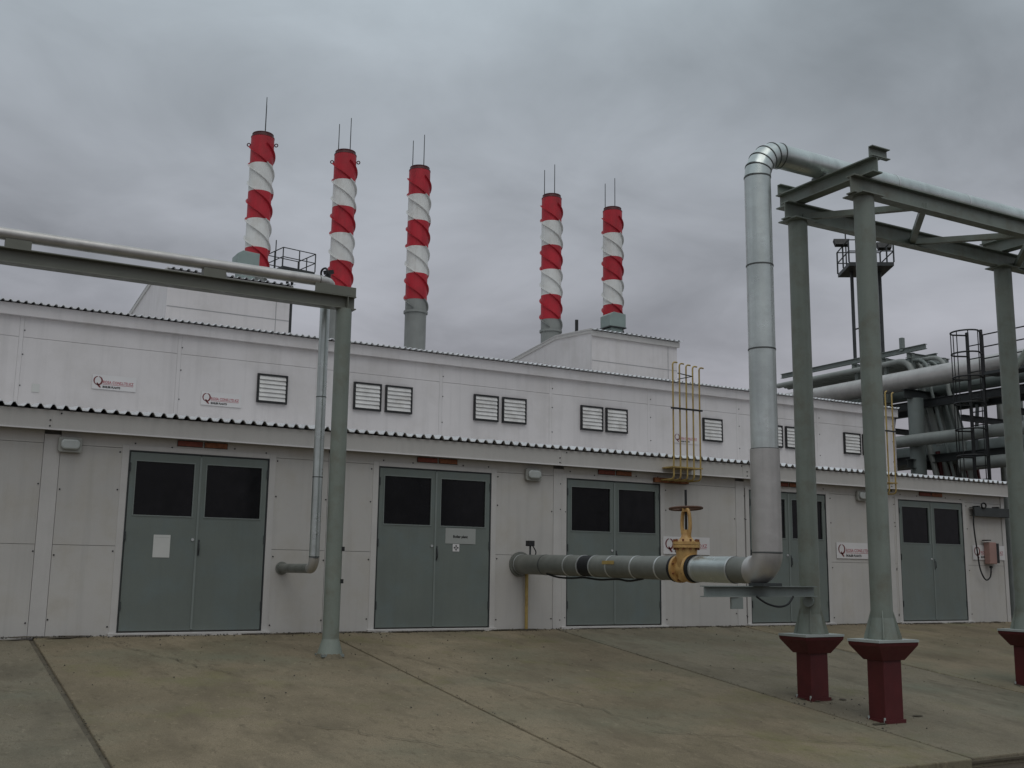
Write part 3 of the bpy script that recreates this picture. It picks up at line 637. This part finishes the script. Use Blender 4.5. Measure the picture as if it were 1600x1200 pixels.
# transmitter on top of the pipe
o = empty('transmitter', (PX, -0.3, pz(-0.3)+PR)); tag(o, 'small black instrument on a stem atop the pipe near wall', 'instrument')
zt = pz(-0.3)+PR
MB().cyl((PX, -0.3, zt-0.01), (PX, -0.3, zt+0.14), 0.014, n=8).build('stem', 'dark', o); MB().box(PX-0.05, PX+0.05, -0.345, -0.25, zt+0.12, zt+0.2).build('head', 'black', o, bevel=0.006)
MB().tube(smooth_path([(PX+0.04, -0.3, zt+0.13), (PX+0.07, -0.34, zt+0.05), (PX+0.02, -0.42, zt-0.005)]), 0.009, 6).build('lead', 'rubber', o)
zz = lambda y, d: pz(y)-PR-d
o = MB().tube(smooth_path([(PX-0.08, -0.9, zz(-0.9, -0.02)), (PX-0.03, -1.1, zz(-1.1, 0.02)), (PX, -1.4, zz(-1.4, 0.028)), (PX-0.02, -1.75, zz(-1.75, 0.012)), (PX, -2.1, zz(-2.1, 0.03)), (PX, -2.5, zz(-2.5, 0.014)), (PX, -2.75, zz(-2.75, 0.03)), (PX-0.04, -3.1, zz(-3.1, -0.005))]), 0.013, 8).build('heating_cable', 'rubber'); tag(o, 'thin black cable slung under the horizontal pipe', 'cable')
b = MB().prism([(-2.62, 0.03), (-2.36, 0.03), (-2.36, 0.075), (-2.62, 0.075)], (PX-PR*0.985, 0, pz(-2.5)), (0, 1, 0), (0.0, 0, 1), (-0.006, 0, 0)).build('pipe_marker', 'yellow'); tag(b, 'small yellow marker strip on the side of the horizontal pipe', 'marker')

# gate valve
VY = -3.9; vz = pz(VY)
gv = empty('gate_valve', (PX, VY, vz)); tag(gv, 'yellow gate valve with brown handwheel and rising stem in the pipe', 'valve')
mm = MB(); mm.cyl((PX, VY+0.11, vz), (PX, VY-0.11, vz), 0.11, n=28); mm.tube([(PX, VY, vz-0.15), (PX, VY, vz-0.12), (PX, VY, vz+0.12), (PX, VY, vz+0.24)], [0.06, 0.1, 0.118, 0.128], 28); mm.build('body', 'ochre', gv)
for y0 in (VY+0.115, VY-0.115):
    f = MB().cyl((PX, y0-0.02, vz), (PX, y0+0.02, vz), 0.165, n=32).build('pipe_flange', 'ochre', gv)
    for k in range(8):
        a = k*math.pi/4+0.39; MB().cyl((PX+0.145*math.cos(a), y0-0.045, vz+0.145*math.sin(a)), (PX+0.145*math.cos(a), y0+0.045, vz+0.145*math.sin(a)), 0.011, n=6).build('bolt', 'rust', f)
for y0, y1 in ((VY+0.138, VY+0.188), (VY-0.138, VY-0.188)): MB().cyl((PX, y0, vz), (PX, y1, vz), 0.16, n=32).build('mating_flange', 'rubber', gv)
f = MB(); f.cyl((PX, VY, vz+0.24), (PX, VY, vz+0.272), 0.16, n=32); f.cyl((PX, VY, vz+0.276), (PX, VY, vz+0.31), 0.16, n=32); f = f.build('bonnet_flange', 'ochre', gv)
for k in range(10):
    a = k*math.pi/5; MB().cyl((PX+0.14*math.cos(a), VY+0.14*math.sin(a), vz+0.215), (PX+0.14*math.cos(a), VY+0.14*math.sin(a), vz+0.34), 0.013, n=6).build('bolt', 'rust', f)
MB().tube([(PX, VY, vz+0.31), (PX, VY, vz+0.36), (PX, VY, vz+0.4), (PX, VY, vz+0.45)], [0.11, 0.065, 0.05, 0.05], 20).build('bonnet', 'ochre', gv)
mm = MB()
for s in (-1, 1): mm.tube(smooth_path([(PX, VY+s*0.05, vz+0.36), (PX, VY+s*0.075, vz+0.5), (PX, VY+s*0.06, vz+0.63), (PX, VY+s*0.025, vz+0.7)], 5), 0.022, 8)
mm.cyl((PX, VY, vz+0.66), (PX, VY, vz+0.72), 0.045, n=16); mm.build('yoke', 'ochre', gv)
wz = vz+0.7
h = MB(); h.ring((PX, VY, wz), (0, 0.05, 1), 0.19, 0.014, 32, 8); h.build('handwheel', 'wheel', gv); hw = h
wheel = [q for q in KIDS[gv.name] if q.name.startswith('handwheel')][0]
for k in range(5):
    a = k*2*math.pi/5; MB().bar((PX+0.03*math.cos(a), VY+0.03*math.sin(a), wz), (PX+0.185*math.cos(a), VY+0.185*math.sin(a), wz), 0.02, 0.01).build('spoke', 'wheel', wheel)
MB().cyl((PX, VY, vz+0.31), (PX, VY, vz+0.92), 0.015, n=10).build('stem', 'black', gv)

# ------------------------------------------------------------------ right pipe rack
BX = [9.15, 12.95, 16.75]; YB, YF = -4.83, -5.86
pr_ = empty('pipe_rack', (12.7, -5.35, 0.1)); tag(pr_, 'grey green steel pipe rack on round columns at right', 'pipe rack')
pg = 'red pedestals under the rack columns'; plab = {(0, YB): 'dark red pedestal under the rack column nearest the riser pipe', (0, YF): 'dark red pedestal closest to the camera under the front rack column', (1, YB): 'dark red pedestal cut by the right edge of the photo'}
ZP = 0.12
for i, bx in enumerate(BX):
    for y in (YB, YF):
        zt = 4.98
        c = MB().cyl((bx, y, ZP+0.02), (bx, y, zt), 0.113, n=32).build('column', 'steel', pr_)
        g = MB()
        for a in range(4):
            d = Vector((math.cos(a*math.pi/2+math.pi/4), math.sin(a*math.pi/2+math.pi/4), 0)); t = d.cross(Vector((0, 0, 1)))*0.006
            g.prism([(0.1, 0), (0.19, 0), (0.19, 0.02), (0.11, 0.3), (0.1, 0.3)], Vector((bx, y, ZP+0.02))-t, d, (0, 0, 1), t*2)
        g.build('base_gusset', 'steel', c)
        MB().tube([(bx, y, ZP+0.02), (bx, y, ZP+0.24)], [0.155, 0.114], 32, False).build('base_cone', 'steel', c)
        MB().box(bx-0.17, bx+0.17, y-0.15, y+0.15, zt, zt+0.014).build('cap_plate', 'steel', c)
        if i < 2:
            ped = empty('pedestal', (bx, y, gz(y))); 
            if (i, y) in plab: tag(ped, plab[(i, y)], 'pedestal', pg)
            else: tag(ped, 'dark red pedestal just beyond the right edge of the photo', 'pedestal', pg)
            zg = gz(y)
            MB().box(bx-0.295, bx+0.295, y-0.215, y+0.215, ZP-0.006, ZP+0.019).build('top_plate', 'plate', ped)
            st = MB().box(bx-0.132, bx+0.132, y-0.11, y+0.11, zg-0.03, ZP-0.008).build('stem', 'pedestal', ped, bevel=0.006)
            hd = MB(); q = [(0.29, 0.21, ZP-0.007), (0.285, 0.205, ZP-0.04), (0.16, 0.13, ZP-0.19)]
            hd.add([(bx+sx_*a_, y+sy_*b_, z_) for a_, b_, z_ in q for sx_, sy_ in ((-1, -1), (1, -1), (1, 1), (-1, 1))], [(0, 1, 2, 3), (11, 10, 9, 8)]+[(j*4+k, j*4+(k+1) % 4, j*4+4+(k+1) % 4, j*4+4+k) for j in (0, 1) for k in range(4)])
            hd.build('flared_head', 'pedestal', ped)
            MB().box(bx-0.15, bx+0.15, y-0.125, y+0.125, zg-0.04, zg+0.022).build('foot_plate', 'pedestal', ped)
            for s in (-1, 1): MB().cyl((bx-0.141, y+s*0.105, zg), (bx-0.141, y+s*0.105, zg+0.045), 0.011, n=6).build('anchor_bolt', 'plate', ped)
LZ = 5.1
for y in (YB, YF): MB().ibeam((BX[0]-0.2, y, LZ), (24, y, LZ), 0.21, 0.13, 0.014, 0.012).build('main_beam', 'steel', pr_)
for bx in BX:
    b = MB().ibeam((bx, YB+0.28, LZ+0.2), (bx, YF-0.22, LZ+0.2), 0.18, 0.15, 0.014, 0.012).build('cross_beam', 'steel', pr_)
    for y in (YF-0.17, YB+0.24): MB().channel((bx-0.08, y, LZ+0.35), (bx+0.2, y, LZ+0.35), 0.12, 0.06, 0.01).build('stop_channel', 'steel', b)
    MB().box(bx-0.06, bx+0.06, RY-0.12, RY+0.12, LZ+0.291, LZ+0.32).build('pipe_shoe', 'steel_dk', b)
zig = [(BX[0]+0.1, YB), (BX[0]+1.0, YF), (BX[0]+2.0, YB), (BX[0]+3.0, YF), (BX[1]+0.3, YB), (BX[1]+1.5, YF), (BX[1]+2.7, YB)]
for a, b in zip(zig[:-1], zig[1:]): MB().bar((a[0], a[1], LZ-0.04), (b[0], b[1], LZ-0.04), 0.07, 0.07).build('plan_brace', 'steel', pr_)
for y in (YB, YF):
    MB().cyl((BX[1]+0.05, y, 3.55), (BX[1]+1.7, y, 5.0), 0.05, n=14).build('knee_brace', 'steel', pr_)
# support beam under the lower elbow
o = MB().ibeam((7.31, -5.2, 0.61), (9.06, -4.98, 0.61), 0.115, 0.11, 0.01, 0.009).build('support_beam', 'steel_dk'); tag(o, 'grey steel beam carrying the lower elbow of the big pipe', 'beam')
MB().box(7.68, 7.84, -5.19, -5.17, 0.43, 0.55).build('hanger_plate', 'steel_dk', o)
MB().cyl((9.0, -4.95, 0.5), (9.15, -4.83, 0.5), 0.06, n=14).build('bracket', 'steel_dk', o)
MB().box(PX-0.13, PX+0.13, -5.33, -5.1, 0.668, 0.70).build('pipe_shoe', 'dark', o)
o = MB().tube(smooth_path([(7.98, -5.24, 0.56), (8.1, -5.26, 0.49), (8.26, -5.27, 0.455), (8.4, -5.26, 0.48), (8.5, -5.24, 0.56)]), 0.011, 8).build('earth_cable', 'rubber'); tag(o, 'short black cable loop hanging below the support beam', 'cable')

# ------------------------------------------------------------------ left pipe support and thin pipe
PY, PXX = -1.65, 4.62
ls = empty('pipe_support', (PXX, PY, gz(PY))); tag(ls, 'round grey post carrying a long grey beam at left', 'support')
p = MB().cyl((PXX, PY, gz(PY)+0.02), (PXX, PY, 3.95), 0.098, n=28).build('post', 'steel', ls)
MB().tube([(PXX, PY, gz(PY)+0.03), (PXX, PY, gz(PY)+0.2)], [0.15, 0.099], 28, False).build('base_cone', 'steel', p)
MB().box(PXX-0.14, PXX+0.13, PY-0.13, PY+0.13, gz(PY)+0.0, gz(PY)+0.03).build('base_plate', 'steel_dk', p)
MB().tube([(PXX, PY, gz(PY)-0.05), (PXX, PY, gz(PY)+0.035)], [0.19, 0.15], 16, True).build('grout_mound', 'slab_b', p)
for z in (0.62, 1.0): MB().box(PXX+0.07, PXX+0.105, PY-0.075, PY-0.045, z, z+0.05).build('clip', 'black', p)
bm_ = MB().ibeam((-8, PY, 4.035), (PXX+0.13, PY, 4.035), 0.165, 0.15, 0.012, 0.01).build('beam', 'steel_l', ls)
MB().box(PXX+0.02, PXX+0.03, PY-0.07, PY-0.008, 3.966, 4.104).build('stiffener', 'steel_l', bm_)
for x in (0.9, 3.0, -1.2, -3.3): MB().box(x-0.13, x+0.13, PY-0.06, PY+0.06, 4.119, 4.215).build('saddle', 'steel_l', bm_)
MB().channel((PXX-0.4, PY-0.055, 4.18), (PXX+0.13, PY-0.055, 4.18), 0.11, 0.05, 0.008, -1).build('end_channel', 'steel_l', bm_)
tp = empty('thin_pipe', (4.5, -1.25, 0.7)); tag(tp, 'slim insulated pipe along the beam, down and into wall at left', 'pipe')
tz, tr = 4.275, 0.068
MB().tube([(-8, PY, tz), (4.28, PY, tz)], tr, 24).build('overhead_run', 'galv_p', tp)
pts = [(4.28, PY, tz)]+[(4.28+0.2*math.sin(t), PY+0.2-0.2*math.cos(t), tz) for t in (0.4, 0.8, 1.2, 1.57)]+[(4.48+0.03*math.sin(t), -1.35+0.1*math.sin(t), tz-0.1*(1-math.cos(t))) for t in (0.3, 0.8, 1.2, 1.57)]+[(4.515, -1.245, 4.1)]
MB().tube(pts, tr, 24).build('upper_elbow', 'galv_p', tp)
DX, DY = 4.518, -1.245
for a, b in ((4.1, 2.9), (2.9, 1.9), (1.9, 0.92)): MB().cyl((DX, DY, a), (DX, DY, b), 0.062, n=24).build('down_run', 'galv', tp)
for z in (2.9, 1.9, 0.93): MB().cyl((DX, DY, z-0.006), (DX, DY, z+0.006), 0.0645, n=24).build('seam', 'seam', tp)
MB().tube([(DX, DY, 0.92)]+[(DX, DY+0.13-0.13*math.cos(t), 0.92-0.13*math.sin(t)) for t in (0.3, 0.6, 0.9, 1.2, 1.57)], 0.063, 24).build('lower_elbow', 'galv_p', tp)
MB().cyl((DX, DY+0.13, 0.79), (DX, 0.0, 0.79), 0.058, n=24).build('wall_run', 'galv_d', tp)
MB().cyl((DX, -0.014, 0.79), (DX, 0.0, 0.79), 0.085, n=24).build('wall_collar', 'galv_d', tp)
o = empty('small_valve', (4.44, PY, tz+tr)); tag(o, 'small black hand valve on top of the overhead pipe at left', 'valve')
MB().cyl((4.44, -1.55, tz), (4.44, -1.55, tz+0.14), 0.025, n=12).build('body', 'black', o); MB().ring((4.37, -1.58, tz+0.13), (1, 0.5, 0), 0.055, 0.014, 18, 6).build('handwheel', 'black', o); MB().bar((4.37, -1.58, tz+0.13), (4.5, -1.53, tz+0.17), 0.035, 0.05).build('bonnet', 'black', o)

# ------------------------------------------------------------------ background rack at right
br = empty('background_rack', (22, 3, -0.1)); tag(br, 'tall grey pipe rack of thick round columns beyond the right end of the house', 'pipe rack')
for x, y in ((22.0, 4.3), (23.3, 4.3), (22.0, 0.6), (23.3, 0.6), (22, 8.5), (23.3, 8.5)): MB().cyl((x, y, -0.1), (x, y, 5.2), 0.19, n=24).build('column', 'steel_dk', br)
for y in (0.6, 4.3, 8.5):
    for z in (5.3, 3.55): MB().ibeam((21.6, y, z), (23.8, y, z), 0.22, 0.16).build('cross_beam', 'dark', br)
for x in (22.35, 23.3):
    for z in (5.1, 3.7): MB().ibeam((x, -3, z), (x, 10, z), 0.2, 0.14).build('long_beam', 'dark', br)
for z in (5.12,):
    for k in range(6): MB().bar((22.35, 0.9+k*0.6, z), (23.3, 1.4+k*0.6, z), 0.08, 0.08).build('brace', 'dark', br)
up_ = MB(); 
for y in (4.75, 5.6, 6.6):
    for x in (22.5, 23.7): up_ = MB().bar((x, y, 5.3), (x, y, 6.5), 0.1, 0.1).build('upright', 'steel_dk', br)
    MB().ibeam((22.3, y, 6.42), (23.9, y, 6.42), 0.14, 0.1).build('cross_beam', 'steel_dk', br)
for x in (22.5, 23.7): MB().ibeam((x, 4.3 if x < 23 else 4.95, 6.6), (x, 9.5, 6.6), 0.13, 0.1).build('long_beam', 'steel_dk', br)
MB().bar((22.5, 5.05, 6.6), (22.5, 5.05, 6.95), 0.1, 0.1).build('stub_post', 'steel_dk', br)
pgz = 'pipes of the background rack'
def bpipe(x, z, y0, y1, r, mat, lab):
    o = MB().tube([(x, y0, z), (x, y1, z)], r, 24).build('background_pipe', mat); tag(o, lab, 'pipe', pgz); return o
bpipe(21.95, 5.68, -4, 11, 0.25, 'galv_p', 'thickest pale pipe along the top of the background rack')
bpipe(21.75, 4.12, -4, 9, 0.15, 'bg_pipe', 'grey pipe halfway up, across the background rack columns')
bpipe(21.8, 3.42, -4, 2.9, 0.15, 'bg_pipe', 'low grey pipe just above the roof edge, right of the caged ladder')
bpipe(22.9, 3.85, -4, 12, 0.28, 'steel_dk', 'thick dark pipe behind the columns just above the roof edge')
bpipe(22.9, 5.55, -4, 11, 0.2, 'steel_dk', 'dark pipe behind the thickest pale pipe')
for k, x in enumerate([22.35+0.135*q for q in range(12)]):
    r = (0.075, 0.04, 0.055)[k % 3]
    yq = 4.8+(x-22.5)*0.75-(k*5 % 12)*0.1; p = [(x, 9.5, 6.3), (x, yq+0.35, 6.3)]+[(x, yq+0.35-0.4*math.sin(t), 6.3-0.4*(1-math.cos(t))) for t in (0.3, 0.6, 0.9, 1.2)]+[(x, yq-0.1, 5.4), (x, yq-0.62, 3.3), (x, yq-0.8, 0)]
    o = MB().tube(p, r, 14).build('bent_pipe', 'steel_dk' if k % 3 == 1 else 'bg_pipe')
    tag(o, ('nearest', 'second nearest', 'third nearest', 'fourth nearest', 'fifth nearest', 'sixth nearest', 'sixth farthest', 'fifth farthest', 'fourth farthest', 'third farthest', 'second farthest', 'farthest')[k]+' pipe of the slanted bundle bending down through the background rack', 'pipe', 'slanted bundle of bent pipes')
for k in range(4):
    x = 22.6+0.3*k
    o = MB().tube([(x, 4.2-0.12*k, 3.9), (x, 3.7-0.12*k, 0)], 0.06, 10).build('drop_pipe', 'pedestal'); tag(o, ('leftmost', 'second', 'third', 'rightmost')[k]+' of the thin dark reddish pipes low in the background rack', 'pipe', 'reddish drop pipes')
for k, (x, y, r, z) in enumerate(((22.7, 1.15, 0.09, 5.2), (22.9, 0.8, 0.12, 5.0), (23.4, 1.6, 0.08, 5.2), (23.5, 2.5, 0.1, 5.3), (23.6, 3.1, 0.07, 5.4))):
    o = MB().tube([(x, y, -0.1), (x, y, z)], r, 14).build('standpipe', 'steel_dk' if k % 2 else 'bg_pipe'); tag(o, ('leftmost', 'second', 'third', 'fourth', 'rightmost')[(1, 0, 2, 3, 4).index(k)]+' upright pipe behind the caged ladder', 'pipe', 'upright pipes behind the ladder')
for y in (1.5, 2.9, 5.5, 6.8):
    MB().bar((22.35, y, 3.75), (23.3, y+0.6, 5.05), 0.08, 0.08).build('brace', 'dark', br)
    MB().ibeam((21.9, y, 4.55), (23.7, y, 4.55), 0.14, 0.1).build('cross_beam', 'dark', br)
# caged ladder
cl_ = empty('caged_ladder', (21.35, 2.0, 0)); tag(cl_, 'dark caged ladder up the side of the background rack', 'ladder')
LX, LA, LB = 21.35, 1.83, 2.2; LC = (LA+LB)/2
for y in (LA, LB): MB().bar((LX, y, -0.1), (LX, y, 6.42), 0.05, 0.06).build('rail', 'black', cl_)
for k in range(20): MB().cyl((LX, LA, 0.2+k*0.31), (LX, LB, 0.2+k*0.31), 0.014, n=6).build('rung', 'black', cl_)
def hpt(t, z): return (LX-0.3-0.3*math.sin(t), LC-0.33*math.cos(t), z)
def hoop(z): MB().tube([(LX, LA, z)]+[hpt(math.pi*i/12, z) for i in range(13)]+[(LX, LB, z)], 0.02, 6).build('hoop', 'black', cl_)
for z in (2.9, 3.5, 4.1, 4.7, 5.3, 5.85, 6.35): hoop(z)
for i in (0, 3, 6, 9, 12): MB().bar(hpt(math.pi*i/12, 2.9), hpt(math.pi*i/12, 6.35), 0.024, 0.01).build('cage_bar', 'black', cl_)
wk = empty('walkway', (21.5, 0, 5.4)); tag(wk, 'dark railed walkway beside the top of the caged ladder', 'walkway')
MB().box(21.2, 21.66, -2.5, 1.7, 5.33, 5.4).build('deck', 'dark', wk)
for y in (1.68, 0.9, 0.1, -0.7, -1.5): MB().bar((21.2, y, 5.4), (21.2, y, 6.25), 0.03, 0.03).build('post', 'black', wk)
for z in (6.25, 5.97, 5.7): MB().bar((21.2, -2.5, z), (21.2, 1.7, z), 0.025, 0.025).build('rail', 'black', wk)

# ------------------------------------------------------------------ floodlight towers
def tower(cx_, cy_, z, rot, sp, lab, h=1.2, lights=True):
    o = empty('floodlight_tower', (cx_, cy_, -0.1)); tag(o, lab, 'tower', 'floodlight towers')
    ca, sa = math.cos(rot), math.sin(rot)
    P = lambda a, b, zz: (cx_+a*ca-b*sa, cy_+a*sa+b*ca, zz)
    for s in (-1, 1): MB().cyl(P(s*sp, 0, -0.1), P(s*sp, 0, z), 0.075, n=14).build('pole', 'dark', o)
    for zz in (z-2.6, z-5.2, z-7.8): MB().bar(P(-sp, 0, zz), P(sp, 0, zz+0.35), 0.06, 0.06).build('tie', 'dark', o)
    q = [P(-h, -h, 0), P(h, -h, 0), P(h, h, 0), P(-h, h, 0)]
    MB().prism([(v[0]-cx_, v[1]-cy_) for v in q], (cx_, cy_, z), (1, 0, 0), (0, 1, 0), (0, 0, 0.16)).build('platform', 'dark', o)
    for i in range(4):
        a, b = q[i], q[(i+1) % 4]
        for k in (0, 0.5): 
            x, y = a[0]+(b[0]-a[0])*k, a[1]+(b[1]-a[1])*k; MB().bar((x, y, z+0.16), (x, y, z+1.15), 0.05, 0.05).build('post', 'dark', o)
        for zz in (z+1.15, z+0.65): MB().bar((a[0], a[1], zz), (b[0], b[1], zz), 0.04, 0.04).build('rail', 'dark', o)
    MB().cyl(P(-0.7, 0.4, z+0.1), P(-0.7, 0.4, z+1.9), 0.03, n=8).build('aerial', 'dark', o)
    for a, b in ((-h-0.05, -h*0.2), (h+0.05, 0.3)) if lights else ():
        f = MB().prism([(-0.28, 0), (0.28, 0), (0.34, 0.3), (-0.34, 0.3)], P(a, b, z+1.2), (ca, sa, 0), (-0.35*sa, 0.35*ca, 0.9), (-0.2*sa, 0.2*ca, -0.08)).build('floodlight', 'black', o)
    return o
tower(36.0, 18.3, 13.95, R(-32), 0.6, 'dark floodlight tower with square railed platform seen between the rack columns', 0.95)
t2 = tower(17.2, 40.5, 16.2, R(10), 0.14, 'far railed platform tower behind the house, right of the leftmost chimney', 0.95, False)
